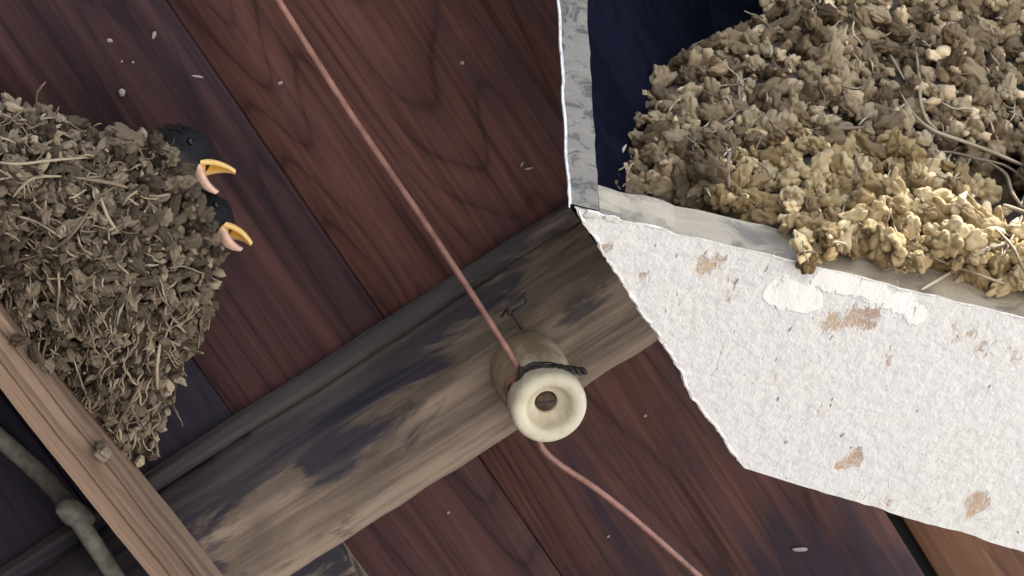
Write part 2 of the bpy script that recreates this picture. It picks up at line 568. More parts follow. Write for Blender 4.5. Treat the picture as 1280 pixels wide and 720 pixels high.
def make_plank(x0, x1, m, gap0=0.0002, gap1=0.0002, zoff=0.0):
    nx, ny = 6, 60
    vs, fs = [], []
    w_ = x1 - x0
    sd = random.random() * 50
    cx = (x0 + x1) / 2
    # cross-section with a small rounded arris, edges wander slightly along the length
    sec = [(0, -0.02), (0, -0.0008), (0.001, 0.0)] + [(i / nx * w_, 0.0) for i in range(1, nx)] + [(w_ - 0.001, 0), (w_, -0.0008), (w_, -0.02)]
    for j in range(ny + 1):
        y = YA + (YB - YA) * j / ny
        e0 = gap0 + 0.00025 * fbm((0, y, sd), 9)
        e1 = gap1 + 0.00025 * fbm((0, y, sd + 9), 9)
        for (sx, sz) in sec:
            f = sx / w_
            x = x0 + sx + e0 * (1 - f) - e1 * f
            z = CEIL + sz + zoff + (0.0009 * fbm((sx, y * 0.35, sd), 22) if sz > -0.01 else 0)
            vs.append((x - cx, y, z))
    k = len(sec)
    for j in range(ny):
        for i in range(k - 1):
            fs.append((j * k + i, j * k + i + 1, (j + 1) * k + i + 1, (j + 1) * k + i))
    me_ = fix_normals(mesh('plank', vs, fs, True))
    o = obj('plank', me_, m, deck)
    o.location = (cx, 0, 0)
    return o


for i in range(len(joints) - 1):
    g0 = 0.0032 if joints[i] == joint_main else 0.00015
    g1 = 0.0032 if joints[i + 1] == joint_main else 0.00015
    mm = M['deck_shade'] if i < 3 else M['deck_half_shade'] if i < 4 else M['deck']  # left boards darker: fall-off of light painted into the wood
    if joints[i] == joint_main:
        mm = M['deck_tan']
    make_plank(joints[i], joints[i + 1], mm, g0, g1, random.uniform(-0.0004, 0.0004))

# pale specks stuck to the boards
for (px, py, s, el) in [(577, 78, 2.6, 1), (350, 103, 2.2, 1.5), (152, 115, 4.0, 1.3), (137, 50, 2.4, 1.6), (192, 43, 2.6, 2), (166, 77, 1.6, 1), (152, 76, 1.4, 1), (247, 95, 1.5, 5), (660, 210, 1.4, 4), (652, 205, 1.2, 3), (1000, 686, 3.2, 3.4), (760, 670, 1.6, 1.6), (560, 640, 1.5, 1.5), (806, 519, 2.0, 1.3), (432, 548, 1.4, 1.5)]:
    bm = bmesh.new()
    bmesh.ops.create_icosphere(bm, subdivisions=2, radius=s / PXM)
    for v in bm.verts:
        v.co *= 1 + 0.25 * fbm(v.co * 900, 1, px)
        v.co.x *= el
        v.co.z *= 0.5
    me = bpy.data.meshes.new('speck')
    bm.to_mesh(me)
    bm.free()
    o = obj('speck', me, M['speck'], deck)
    p = fl(px, py, CEIL)
    o.location = (p.x, p.y, CEIL + 0.0009)
    o.rotation_euler = (0, 0, random.uniform(-1, 1))

# unseen walls and dark floor added to admit light from the right only
ang_w = math.atan2(BB.y, BB.x)
hb = Vector((BB.x, BB.y, 0)).normalized()


def added_wall(label, p0, p1):
    """added light-blocking wall from roof-frame point p0 to p1, reaching up to the roof"""
    a0, a1 = F @ Vector((*p0, CEIL - 0.02)), F @ Vector((*p1, CEIL - 0.02))
    dv = Vector((a1.x - a0.x, a1.y - a0.y, 0))
    nv = Vector((-dv.y, dv.x, 0)).normalized() * 0.03
    vs_ = [(a0.x, a0.y, 0), (a1.x, a1.y, 0), (a1.x, a1.y, a1.z), (a0.x, a0.y, a0.z)]
    vs_ += [(x + nv.x, y + nv.y, z) for x, y, z in vs_]
    me_ = fix_normals(mesh('added_wall', vs_, [(0, 1, 2, 3), (4, 5, 6, 7), (0, 1, 5, 4), (1, 2, 6, 5), (2, 3, 7, 6), (3, 0, 4, 7)]))
    tag(obj('added_wall', me_, M['deck_shade']), label, kind='structure')


added_wall('added dark far wall, out of view', (-2.2, YA + 0.02), (XR - 0.1, YA + 0.02))
added_wall('added dark near wall, out of view', (-2.2, YB - 0.02), (XR - 0.1, YB - 0.02))
added_wall('added dark left wall, out of view', (-2.2, YA + 0.06), (-2.2, YB - 0.06))
fc = F @ Vector((0, 0, 0))
me = mesh('floor', [(-2.6, -2.6, 0.004), (FLOOR_R, -2.6, 0.004), (FLOOR_R, 2.6, 0.004), (-2.6, 2.6, 0.004)], [(0, 1, 2, 3)])
o = obj('floor', me, M['floor'], None, Matrix.Translation((fc.x, fc.y, 0)) @ Matrix.Rotation(ang_w, 4, 'Z'))
tag(o, 'added dark floor, out of view', kind='structure')

# ------------------------------------------------------------------ weathered cross beam with a waney edge
y_lo = fl(640, 547, 0.0).y
y_hi = fl(450, 418, CEIL).y
W = y_hi - y_lo
sec = [(y_lo, CEIL + 0.001), (y_lo - 0.0005, CEIL + 0.02), (y_lo, -0.004), (y_lo + 0.003, -0.0005), (y_lo + 0.012, 0.0008), (y_lo + 0.016, 0.0)]
for f in (0.3, 0.36, 0.42, 0.48, 0.54, 0.6, 0.66, 0.71, 0.755, 0.79, 0.815, 0.835, 0.85, 0.862):
    t = max(0, (f - 0.42)) / 0.44
    sec.append((y_lo + W * f, -0.042 * (1 - math.sqrt(max(0, 1 - min(t, 0.999) ** 2))) - 0.0008))
sec += [(y_lo + W * 0.875, CEIL + 0.0085), (y_lo + W * 0.89, CEIL + 0.0115), (y_lo + W * 0.93, CEIL + 0.012), (y_lo + W * 0.985, CEIL + 0.0105), (y_hi, CEIL + 0.008), (y_hi, CEIL + 0.001)]
X0, X1, NS = -0.62, 0.75, 230
vs, fs = [], []
for j in range(NS + 1):
    x = X0 + (X1 - X0) * j / NS
    for i, (y, z) in enumerate(sec):
        dz = dy = 0.0
        if 6 <= i <= 19:
            k = min(1, (i - 5) / 6)
            dz = k * (0.0045 * fbm((x * 0.35, y, z), 34, 2.0) + 0.0016 * fbm((x * 0.3, y, z), 130, 5.0))
            dy = k * 0.003 * fbm((x * 0.4, y, z), 30, 8.0)
        elif i in (2, 3):
            dz = 0.0006 * fbm((x, 0, 0), 60, 1)
            dy = 0.0008 * fbm((x, 0, 0), 40, 4)
        elif i >= 20:
            dy = 0.0012 * fbm((x, 0, i * 0.001), 12, 6)
            dz = 0.0008 * fbm((x, 0, 0), 30, 3)
        vs.append((x, y + dy, z + dz))
k = len(sec)
for j in range(NS):
    for i in range(k - 1):
        fs.append((j * k + i, j * k + i + 1, (j + 1) * k + i + 1, (j + 1) * k + i))
me = fix_normals(mesh('cross_beam', vs, fs, True))
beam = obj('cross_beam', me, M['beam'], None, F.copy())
tag(beam, 'grey weathered timber beam crossing the roof boards, the insulator nailed to it', 'beam')

# short grey batten that butts against the beam's lower edge
pe = fl(436, 705, -0.006)
me = bevel(mesh('batten', *box_geo(pe.x - 0.085, pe.x, y_lo - 0.35, y_lo - 0.002, CEIL + 0.001, -0.012)), 0.0015)
tag(obj('batten', me, M['batten'], None, F.copy()), 'grey batten butting the lower side of the beam beside the brown rafter', 'batten')

# ------------------------------------------------------------------ rafter on the left, lying on the beam's face
ZR = 0.044
pa, pb = fl(9, 404, ZR), fl(258, 720, ZR)
pc, pd = fl(0, 486, ZR), fl(166, 720, ZR)
dr = (pb - pa).normalized()
pr = Vector((dr.y, -dr.x, 0))                   # across, towards lower left or right
wid = abs((pc - pa).dot(pr))
sg = 1 if (pc - pa).dot(pr) > 0 else -1
RW = Matrix(((dr.x, -dr.y, 0, pa.x), (dr.y, dr.x, 0, pa.y), (0, 0, 1, 0), (0, 0, 0, 1)))
side = 1 if (RW.inverted() @ pc).y > 0 else -1
wid = abs((RW.inverted() @ pc).y)
rp = [(0, 0.0012), (0.0, ZR - 0.002), (0.002, ZR), (wid * 0.20, ZR - 0.0002), (wid * 0.215, ZR - 0.0014), (wid * 0.25, ZR - 0.0016), (wid * 0.27, ZR - 0.0012), (wid * 0.45, ZR + 0.0006), (wid * 0.62, ZR - 0.0004), (wid * 0.68, ZR - 0.0018), (wid * 0.86, ZR - 0.0022), (wid * 0.93, ZR - 0.002), (wid * 0.97, ZR + 0.0012), (wid * 0.99, ZR + 0.0012), (wid, ZR - 0.0004), (wid, 0.0012)]
vs, fs = [], []
n_r = 120
for j in range(n_r + 1):
    x = -0.5 + 0.95 * j / n_r
    for (y, z) in rp:
        vs.append((x, side * (y + 0.0006 * fbm((x, y, 0), 25, 3)), z + (0.0007 * fbm((x, y, 0), 45, 4) if z > 0.01 else 0)))
k = len(rp)
for j in range(n_r):
    for i in range(k):
        i2 = (i + 1) % k
        fs.append((j * k + i, j * k + i2, (j + 1) * k + i2, (j + 1) * k + i))
me = fix_normals(mesh('rafter', vs, fs, False))
rafter = obj('rafter', me, M['rafter'], None, F @ RW)
tag(rafter, 'pale brown grooved rafter running diagonally below the left nest', 'rafter')

# grey cable behind the rafter with its saddle clip
cab = empty('electric_cable', F @ Matrix.Translation(fl(75, 617, -0.035)), 'grey sheathed cable bending behind the lower left of the brown rafter', 'cable')
FC = cab.matrix_world.inverted() @ F
zc = CEIL + 0.012
pts = [fl(px, py, z) for px, py, z in ((-150, 420, zc), (-60, 492, zc), (0, 548, zc), (45, 588, zc + 0.004), (72, 616, -0.018), (92, 642, 0.003), (112, 672, 0.0075), (138, 712, 0.0075), (165, 756, 0.0075), (205, 830, 0.0075), (240, 900, 0.0075))]
me = mesh('sheath', *tube_geo([FC @ p for p in spline(pts, 8)], 0.0052, 12), True)
obj('sheath', fix_normals(me), M['conduit'], cab)
bm = bmesh.new()
bmesh.ops.create_icosphere(bm, subdivisions=3, radius=1)
for v in bm.verts:
    v.co = Vector((v.co.x * 0.011, v.co.y * 0.0072, v.co.z * 0.0072)) * (1 + 0.18 * fbm(v.co, 1.3, 4))
me = bpy.data.meshes.new('saddle_clip')
bm.to_mesh(me)
bm.free()
me.polygons.foreach_set('use_smooth', [True] * len(me.polygons))
o = obj('saddle_clip', me, M['conduit'], cab)
o.location = FC @ fl(93, 642, 0.003)
o.rotation_euler = (FC.to_3x3() @ Matrix.Rotation(R(-65), 3, 'Z')).to_euler()

# ------------------------------------------------------------------ insulator
IM = F.copy()
ins = empty('insulator', IM, 'cream porcelain knob insulator nailed to the grey beam', 'insulator')
prof = [(0.0, 0.0006), (0.0196, 0.0006), (0.0204, 0.0016), (0.0206, 0.012), (0.0204, 0.026), (0.0198, 0.0285), (0.0178, 0.0305), (0.0166, 0.0325), (0.0164, 0.036), (0.0172, 0.0385), (0.0192, 0.0402), (0.0203, 0.042), (0.0207, 0.0465), (0.0207, 0.0515), (0.0203, 0.0538), (0.0193, 0.0553), (0.0178, 0.0559), (0.0150, 0.0558), (0.0134, 0.0554), (0.0124, 0.0544), (0.0117, 0.0525), (0.0106, 0.0500), (0.0088, 0.0480), (0.0074, 0.0472), (0.0064, 0.0470), (0.0061, 0.0462), (0.006, 0.042), (0.0, 0.042)]
me = fix_normals(mesh('porcelain_body', *lathe(prof, 64), True))
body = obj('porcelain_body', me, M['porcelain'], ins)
me = fix_normals(mesh('nail_head', *lathe([(0.0, 0.0474), (0.003, 0.0472), (0.005, 0.0464), (0.0057, 0.0452), (0.0057, 0.0425), (0.0, 0.0425)], 24), True))
nail = obj('nail_head', me, M['rust'], ins)
me = mesh('slot', *box_geo(-0.0046, 0.0046, -0.0006, 0.0006, 0.0468, 0.0476))
o = obj('slot', fix_normals(me), M['iron'], nail)
o.rotation_euler = (0, 0, R(-30))

# tie wire round the groove, twisted off to the right
tie = empty('tie_wire', F.copy(), 'blackened tie wire twisted round the neck of the insulator', 'wire')
zg = 0.0375
ring = []
for i in range(57):
    an = 2 * math.pi * i / 56
    ring.append((0.0181 * math.cos(an), 0.0181 * math.sin(an), zg + 0.0006 * math.sin(3 * an)))
obj('loop', fix_normals(mesh('loop', *tube_geo(ring, 0.0012, 7), True)), M['iron'], tie)
tw0, tw1 = fl(690, 459, 0.047), fl(732, 465, 0.046)
st = fl(650, 466, 0.044)
for ph in (0, math.pi):
    pts = []
    ax = (tw1 - tw0)
    up = Vector((0, 0, 1))
    sidev = ax.normalized().cross(up)
    for i in range(40):
        t = i / 39
        an = ph + t * 16
        pts.append(tw0 + ax * t + (up * math.cos(an) + sidev * math.sin(an)) * 0.0013)
    lead = [st + Vector((0, 0, 0.001 * math.cos(ph))), fl(668, 457, 0.046) + Vector((0, 0.0012 * math.cos(ph), 0)), pts[0]]
    obj('twisted_end', fix_normals(mesh('twisted_end', *tube_geo(spline(lead, 5)[:-1] + pts, 0.00125, 7), True)), M['iron'], tie)
pts = [fl(652, 458, 0.046), fl(650, 470, 0.047), fl(644, 480, 0.043), fl(638, 490, 0.038)]
obj('tail', fix_normals(mesh('tail', *tube_geo(spline(pts, 5), 0.0011, 7), True)), M['iron'], tie)

# the wire itself
zw = 0.0445
wire_pts = [fl(px, py, z) for px, py, z in ((200, -230, zw), (270, -120, zw), (347, 0, zw), (435, 138, zw), (520, 262, zw), (590, 368, zw), (632, 434, 0.044), (645, 456, 0.043), (651, 468, 0.040), (655, 488, 0.0350), (661, 515, 0.034), (668, 540, 0.034), (678, 561, 0.032), (700, 581, 0.030), (735, 604, 0.027), (775, 634, 0.024), (815, 668, 0.02), (850, 699, 0.018), (890, 736, 0.016), (960, 810, 0.014))]
# keep the wire outside the porcelain neck
for i, p in enumerate(wire_pts):
    d = math.hypot(p.x, p.y)
    if d < 0.0192 and p.z < 0.05 and 0 < i < len(wire_pts) - 1:
        s = 0.0194 / max(d, 1e-4)
        if p.z > 0.0285:
            wire_pts[i] = Vector((p.x * s, p.y * s, p.z))
me = fix_normals(mesh('copper_wire', *tube_geo(spline(wire_pts, 10), 0.0018, 10), True))
wire = obj('copper_wire', me, M['copper'], None, F.copy())
tag(wire, 'long pinkish brown electric wire tied to the porcelain insulator', 'wire')

# little hooked scrap of wire stuck on the beam
pts = [fl(px, py, z) for px, py, z in ((652, 411, 0.001), (646, 400, 0.004), (641, 390, 0.006), (648, 386, 0.007), (656, 381, 0.007), (659, 374, 0.006), (655, 367, 0.006))]
sc = empty('wire_scrap', F @ Matrix.Translation(pts[0]), 'thin black hooked scrap of wire above the insulator on the beam', 'wire scrap')
loc = [p - pts[0] for p in pts]
obj('hook', fix_normals(mesh('hook', *tube_geo(spline(loc, 5), 0.0010, 6), True)), M['iron'], sc)
pts2 = [fl(px, py, z) - pts[0] for px, py, z in ((643, 392, 0.006), (636, 393, 0.005), (634, 386, 0.005), (627, 396, 0.002))]
obj('spur', fix_normals(mesh('spur', *tube_geo(spline(pts2, 5), 0.0009, 6), True)), M['iron'], sc)

# ------------------------------------------------------------------ white nest box (shelf) hanging from the roof on the right
UP = Vector((0, 0, 1))
beta = R(-17.3)
Ub = Vector((math.cos(beta), -math.sin(beta), 0))       # along the front, to the right and away
Db = Vector((math.sin(-beta) * -1, math.cos(beta), 0))  # into the box
A = at(718, 259, 1.60)                                  # front lower left corner
BXM = Matrix(((Ub.x, Db.x, 0, A.x), (Ub.y, Db.y, 0, A.y), (0, 0, 1, A.z), (0, 0, 0, 1)))
BI = BXM.inverted()


def bf(px, py, y):
    """pixel -> box coordinates on the front-parallel plane y"""
    return BI @ hit(px, py, BXM @ Vector((0, y, 0)), Db)


def bu(px, py, z=0.0):
    """pixel -> box coordinates on the level z"""
    return BI @ hit(px, py, BXM @ Vector((0, 0, z)), UP)


def ztop(x, y):
    """height in the box frame at which the roof boards are reached"""
    p0 = BXM @ Vector((x, y, 0))
    c0 = F @ Vector((0, 0, CEIL + 0.002))
    return (c0 - p0).dot(NN) / UP.dot(NN)


nbox = empty('nest_box', BXM, 'white flaking painted wooden nest box, open at the front, seen from below', 'nest box')
TH = bf(745, 231, 0.0).z
TH = max(0.012, TH)
M['white'] = white_paint([(bu(px, py).x, bu(px, py).y, r_ / 2880, am) for px, py, r_, am in ((883, 333, 42, 0.26), (1066, 402, 46, 0.3), (1100, 400, 30, 0.2), (1190, 412, 52, 0.26), (850, 370, 26, 0.14), (1066, 575, 40, 0.22), (1212, 625, 46, 0.26), (1130, 562, 28, 0.18), (760, 310, 24, 0.2), (1262, 440, 40, 0.2), (1270, 560, 34, 0.2), (960, 350, 30, 0.16), (905, 375, 24, 0.18), (800, 345, 22, 0.2))], [(bu(px, py).x, bu(px, py).y, r_ / 2880, am) for px, py, r_, am in ((978, 366, 42, 0.75), (1002, 374, 40, 0.75), (1035, 348, 44, 0.55), (1065, 356, 40, 0.6), (1095, 366, 44, 0.55), (1122, 378, 40, 0.6), (1145, 392, 36, 0.5))])
# outline of the underside: front edge, frayed left edge, far edge
left = [(718, 259), (735, 290), (757, 326), (785, 368), (812, 405), (838, 446), (862, 492), (884, 526), (905, 555), (930, 585)]
far = [(1000, 606), (1100, 637), (1200, 666), (1280, 690), (1400, 727), (1650, 803)]
front = [(1650, 472), (1400, 414), (1280, 386), (1160, 357), (1040, 330), (930, 304), (820, 280)]
ol = []
for seg_ in (left, far, front):
    ol.append([bu(px, py) for px, py in seg_])


def densify(pl, step, jit, seed):
    o_ = []
    for p, q in zip(pl[:-1], pl[1:]):
        n_ = max(1, int((q - p).length / step))
        for i in range(n_):
            t = p.lerp(q, i / n_)
            o_.append(t + Vector((fbm(t, 45, seed) + 0.6 * fbm(t, 330, seed), fbm(t, 45, seed + 5) + 0.6 * fbm(t, 330, seed + 3), 0)) * jit)
    o_.append(pl[-1].copy())
    return o_


fy = 0.0
pl_left = densify(ol[0], 0.0016, 0.0013, 1)
pl_far = densify(ol[1], 0.004, 0.0009, 2)
pl_front = [Vector((p.x, 0.0 + 0.0012 * fbm(p, 70, 3), 0)) for p in densify(ol[2] + [ol[0][0]], 0.005, 0.0, 3)][:-1]
outl = pl_left + pl_far[0:] + pl_front
bm = bmesh.new()
lo = [bm.verts.new((p.x, p.y, 0)) for p in outl]
f_ = bm.faces.new(lo)
ext = bmesh.ops.extrude_face_region(bm, geom=[f_])
for v in ext['geom']:
    if isinstance(v, bmesh.types.BMVert):
        v.co.z += TH
bmesh.ops.recalc_face_normals(bm, faces=bm.faces)
bm.faces.ensure_lookup_table()
me = bpy.data.meshes.new('bottom_board')
for f_ in bm.faces:
    if abs(f_.normal.z) < 0.5 and f_.normal.y < -0.5:
        f_.material_index = 1
bm.to_mesh(me)
bm.free()
me.materials.append(M['white'])
me.materials.append(M['box_edge'])
bottom = obj('bottom_board', me, None, nbox)

# raised, frayed paint lip along the left edge of the underside
vs, fs = tube_geo([Vector((p.x + 0.001, p.y, 0.0002)) for p in pl_left], [0.0006 + 0.0010 * fbm(p, 190, 7) for p in pl_left], 6)
obj('paint_lip', fix_normals(mesh('paint_lip', vs, fs, True)), M['chip'], bottom)
vs, fs = tube_geo([Vector((p.x, p.y + 0.0008, 0.0002)) for p in pl_front], [0.0004 + 0.0008 * fbm(p, 90, 7) for p in pl_front], 6)
obj('paint_lip', fix_normals(mesh('paint_lip', vs, fs, True)), M['chip'], bottom)

# side board: upright on the left, follows the slanted left edge
swid = 0.0142
p_top0 = bf(700, 0, 0.0)
roof_up = 0.34
lean = (p_top0.x - bf(713, 240, 0.0).x) / (p_top0.z - bf(713, 240, 0.0).z)
sd_dir = (ol[0][8] - ol[0][0]).normalized()
depth_s = (ol[0][8] - ol[0][0]).length
vs, fs = [], []
nz_ = 60
for j in range(nz_ + 1):
    zf = j / nz_
    z = zf * ztop(0.0, 0.0)
    xl = lean * z - 0.003 + 0.0009 * fbm((0, 0, z), 80, 2)
    xr = lean * z + swid - 0.002 + 0.0008 * fbm((0, 0, z), 70, 9)
    y0 = -0.0008 + 0.0006 * fbm((0, 0, z), 90, 4)
    for (x, y) in ((xl, y0 + 0.001), (xl + 0.0012, y0), (xr - 0.001, y0), (xr, y0 + 0.0015)):
        vs.append((x, y, z + (0.001 if j == 0 else 0)))
    e = sd_dir * depth_s
    for (x, y) in ((xr + e.x + 0.009, e.y), (xl + e.x + 0.009, e.y)):
        vs.append((x, y, zf * ztop(x, y) + (0.001 if j == 0 else 0)))
for j in range(nz_):
    for i in range(6):
        i2 = (i + 1) % 6
        fs.append((j * 6 + i, j * 6 + i2, (j + 1) * 6 + i2, (j + 1) * 6 + i))
fs.append(tuple(range(6)))
fs.append(tuple(nz_ * 6 + i for i in range(6)))
me = fix_normals(mesh('side_board', vs, fs))
me.materials.append(M['box_upright'])
me.materials.append(M['box_shade'])
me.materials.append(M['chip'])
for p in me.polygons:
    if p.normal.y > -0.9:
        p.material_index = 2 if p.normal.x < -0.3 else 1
side_b = obj('side_board', me, None, nbox)
vs, fs = tube_geo([Vector((lean * z - 0.0028 + 0.0009 * fbm((0, 0, z), 80, 2), -0.0008, z)) for z in [i * 0.005 - 0.002 for i in range(60)]], [0.0004 + 0.0004 * fbm((0, 0, i), 0.7, 3) for i in range(60)], 6)
obj('paint_lip', fix_normals(mesh('paint_lip', vs, fs, True)), M['chip'], side_b)

# back, right side
e = ol[0][9]
fr = ol[1][-1]
bd = (fr - e).normalized()
bn_ = Vector((-bd.y, bd.x, 0))
q = [e - bd * 0.012 - bn_ * 0.004, fr - bn_ * 0.004, fr - bn_ * 0.018, e - bd * 0.022 - bn_ * 0.018]
vs = [(p.x, p.y, TH + 0.0005) for p in q] + [(p.x, p.y, ztop(p.x, p.y)) for p in q]
me = fix_normals(mesh('back_board', vs, [(0, 1, 2, 3), (4, 5, 6, 7), (0, 1, 5, 4), (1, 2, 6, 5), (2, 3, 7, 6), (3, 0, 4, 7)]))
obj('back_board', me, M['box_shade'], nbox)
xr0 = ol[2][0].x
vs, fs = box_geo(xr0 - 0.014, xr0 - 0.0005, 0.001, fr.y - 0.02, TH + 0.0005, 0.3)
vs = [(x, y, ztop(x, y) if z > 0.2 else z) for x, y, z in vs]
obj('side_board', fix_normals(mesh('side_board', vs, fs)), M['box_shade'], nbox)

# dark top board under the roof boards, added to keep the box interior dark
LI = BI @ F
q = [Vector((xx, yy, 0)) for xx, yy in ((0.009, 0.003), (xr0 - 0.016, 0.003), (fr.x - 0.02, fr.y - 0.022), (e.x - 0.004, e.y - 0.019))]
vs = [(p.x, p.y, ztop(p.x, p.y) - 0.014) for p in q] + [(p.x, p.y, ztop(p.x, p.y) - 0.003) for p in q]
me = fix_normals(mesh('shade_board', vs, [(0, 1, 2, 3), (4, 5, 6, 7), (0, 1, 5, 4), (1, 2, 6, 5), (2, 3, 7, 6), (3, 0, 4, 7)]))
obj('shade_board', me, M['box_shade'], nbox)

# loose chips and flakes of paint on the underside and front corner
flakes = [(740, 268, 9, 5, 20), (765, 274, 10, 4, 10)]
for (px, py, rx, ry, rot) in flakes:
    sdv = random.random() * 99
    vs, fs = [], []
    rings_, seg_n = 4, 22
    for lay in (0, 1):
        for i in range(rings_ + 1):
            for k_ in range(seg_n):
                an = 2 * math.pi * k_ / seg_n
                ou = 1 + 0.5 * fbm((math.cos(an), math.sin(an), sdv), 2.2, sdv)
                r_ = i / rings_ * ou
                curl_ = 0.0004 * max(0, r_ - 0.45) * (0.3 + abs(fbm((math.cos(an), math.sin(an), 3), 1.1, sdv)))
                z_ = -0.0003 + curl_ + lay * 0.0006
                vs.append((r_ * math.cos(an) * rx / 2880, r_ * math.sin(an) * ry / 2880 * 1.3, z_))
    nl = (rings_ + 1) * seg_n
    for lay in (0, 1):
        for i in range(rings_):
            for k_ in range(seg_n):
                k2 = (k_ + 1) % seg_n
                fs.append(tuple(lay * nl + t for t in (i * seg_n + k_, i * seg_n + k2, (i + 1) * seg_n + k2, (i + 1) * seg_n + k_)))
    for k_ in range(seg_n):
        k2 = (k_ + 1) % seg_n
        fs.append((rings_ * seg_n + k_, rings_ * seg_n + k2, nl + rings_ * seg_n + k2, nl + rings_ * seg_n + k_))
    me = mesh('paint_flake', vs, fs, True)
    bm = bmesh.new()
    bm.from_mesh(me)
    bmesh.ops.remove_doubles(bm, verts=bm.verts, dist=1e-6)
    bmesh.ops.recalc_face_normals(bm, faces=bm.faces)
    bm.to_mesh(me)
    bm.free()
    o = obj('paint_flake', me, M['chip'], bottom)
    o.location = bu(px, py, -0.0003)
    o.rotation_euler = (0, 0, R(-rot))

# ------------------------------------------------------------------ mud pellets
def pellet_mesh(i, long_, sub, clod=True):
    """clod of dried mud: rounded crumbs stuck together, with creases and pits between them"""
    rnd = random.Random(100 + i)
    bm = bmesh.new()
    bmesh.ops.create_icosphere(bm, subdivisions=sub, radius=1)
    sx = rnd.uniform(0.95, 1.55) * (rnd.uniform(1.0, 1.35) if long_ else 1.0)
    sy, sz = rnd.uniform(0.65, 0.95), rnd.uniform(0.65, 0.95)
    bend = rnd.uniform(-0.35, 0.35)
    vsc = rnd.uniform(0.8, 1.25)
    dents = [rq(rnd) @ Vector((1, 0, 0)) for _ in range(3)]
    for v in bm.verts:
        p = v.co.copy()
        d = 0.95 + 0.26 * fbm(p, 1.0, i * 3.1)
        if clod:
            w_ = p + 0.25 * Vector((noise.noise(p * 2 + Vector((i, 0, 0))), noise.noise(p * 2 + Vector((0, i, 5))), noise.noise(p * 2 + Vector((3, 0, i)))))
            dd, _ = noise.voronoi(w_ * vsc + Vector((i * 3.3, i * 1.1, 2)))
            d += 0.44 * math.sin(max(0.0, min(1.0, (dd[1] - dd[0]) * 1.5)) * math.pi / 2) - 0.28
            d += 0.07 * fbm(p, 5.0, i * 1.7) + 0.03 * fbm(p, 13.0, i)
        for dv in dents:
            d -= 0.50 * math.exp(-((p - dv).length / 0.38) ** 2)
        d = max(d, 0.28)
        if d > 1.0:
            d = 1.0 + 0.35 * (1 - math.exp(-(d - 1.0) / 0.35)) * 0.7
        p = Vector((p.x * sx, p.y * sy, p.z * sz)) * d * 1.12
        p.y += bend * p.x * p.x * 0.7
        v.co = p
    me_ = bpy.data.meshes.new('pellet')
    bm.to_mesh(me_)
    bm.free()
    me_.polygons.foreach_set('use_smooth', [True] * len(me_.polygons))
    return me_


def rq(rnd):
    return Quaternion((rnd.gauss(0, 1), rnd.gauss(0, 1), rnd.gauss(0, 1), rnd.gauss(0, 1))).normalized()


VAR = 22
PM, PGEO = {}, {}
for key in ('mud_grey', 'mud_sunlit', 'mud_left'):
    PM[key], PGEO[key] = [], []
    for i in range(VAR):
        me = pellet_mesh(i, key == 'mud_left', 4)
        me.materials.append(M[key])
        PM[key].append(me)
        lo_ = pellet_mesh(i, key == 'mud_left', 3 if i < 8 else 2)
        PGEO[key].append(([v.co.copy() for v in lo_.vertices], [tuple(p.vertices) for p in lo_.polygons]))
        bpy.data.meshes.remove(lo_)


def lumps(px, py, cell, seed):
    """clod relief: 0 in the gaps between clods, 1 on top of them"""
    d, _ = noise.voronoi(Vector((px / cell + 0.35 * noise.noise((px / cell, py / cell, seed)), py / cell, seed)))
    return max(0.0, min(1.0, (d[1] - d[0]) * 2.2))


def inside(poly, x, y):
    c = False
    j = len(poly) - 1
    for i in range(len(poly)):
        xi, yi = poly[i]
        xj, yj = poly[j]
        if (yi > y) != (yj > y) and x < (xj - xi) * (y - yi) / (yj - yi) + xi:
            c = not c
        j = i
    return c


def edge_dist(poly, x, y):
    best = 1e9
    j = len(poly) - 1
    for i in range(len(poly)):
        ax, ay = poly[j]
        bx, by = poly[i]
        dx, dy = bx - ax, by - ay
        t = max(0, min(1, ((x - ax) * dx + (y - ay) * dy) / (dx * dx + dy * dy + 1e-9)))
        best = min(best, math.hypot(ax + dx * t - x, ay + dy * t - y))
        j = i
    return best


def scatter(poly, spacing, xr, yr, rnd, tries=30):
    """blue-noise points inside a polygon"""
    cell = spacing / 1.4143
    grid = {}
    pts = []
    x0, x1 = xr
    y0, y1 = yr
    n_try = int((x1 - x0) * (y1 - y0) / (spacing ** 2) * tries)
    for _ in range(n_try):
        x, y = rnd.uniform(x0, x1), rnd.uniform(y0, y1)
        if not inside(poly, x, y):
            continue
        gx, gy = int(x // cell), int(y // cell)
        ok = True
        for ix in range(gx - 2, gx + 3):
            for iy in range(gy - 2, gy + 3):
                q_ = grid.get((ix, iy))
                if q_ and (q_[0] - x) ** 2 + (q_[1] - y) ** 2 < spacing ** 2:
                    ok = False
                    break
            if not ok:
                break
        if ok:
            grid[(gx, gy)] = (x, y)
            pts.append((x, y))
    return pts


def join_pellets(items, name, key, parent, inv):
    vs, fs, tone = [], [], []
    for (p, q_, s, vi, _) in items:
        gv, gf = PGEO[key][vi % 8 if _[4] == 0 else 8 + vi % (VAR - 8)]
        base = len(vs)
        mtx = inv @ (Matrix.Translation(p) @ q_.to_matrix().to_4x4() @ Matrix.Diagonal((s, s, s, 1)))
        vs += [mtx @ v for v in gv]
        fs += [tuple(base + i for i in f) for f in gf]
        tone += [random.random()] * len(gv)
    me_ = mesh(name, vs, fs, True)
    at_ = me_.attributes.new('tone', 'FLOAT', 'POINT')
    at_.data.foreach_set('value', tone)
    o_ = obj(name, me_, M[key], parent)
    o_['kind'] = 'stuff'
    return o_


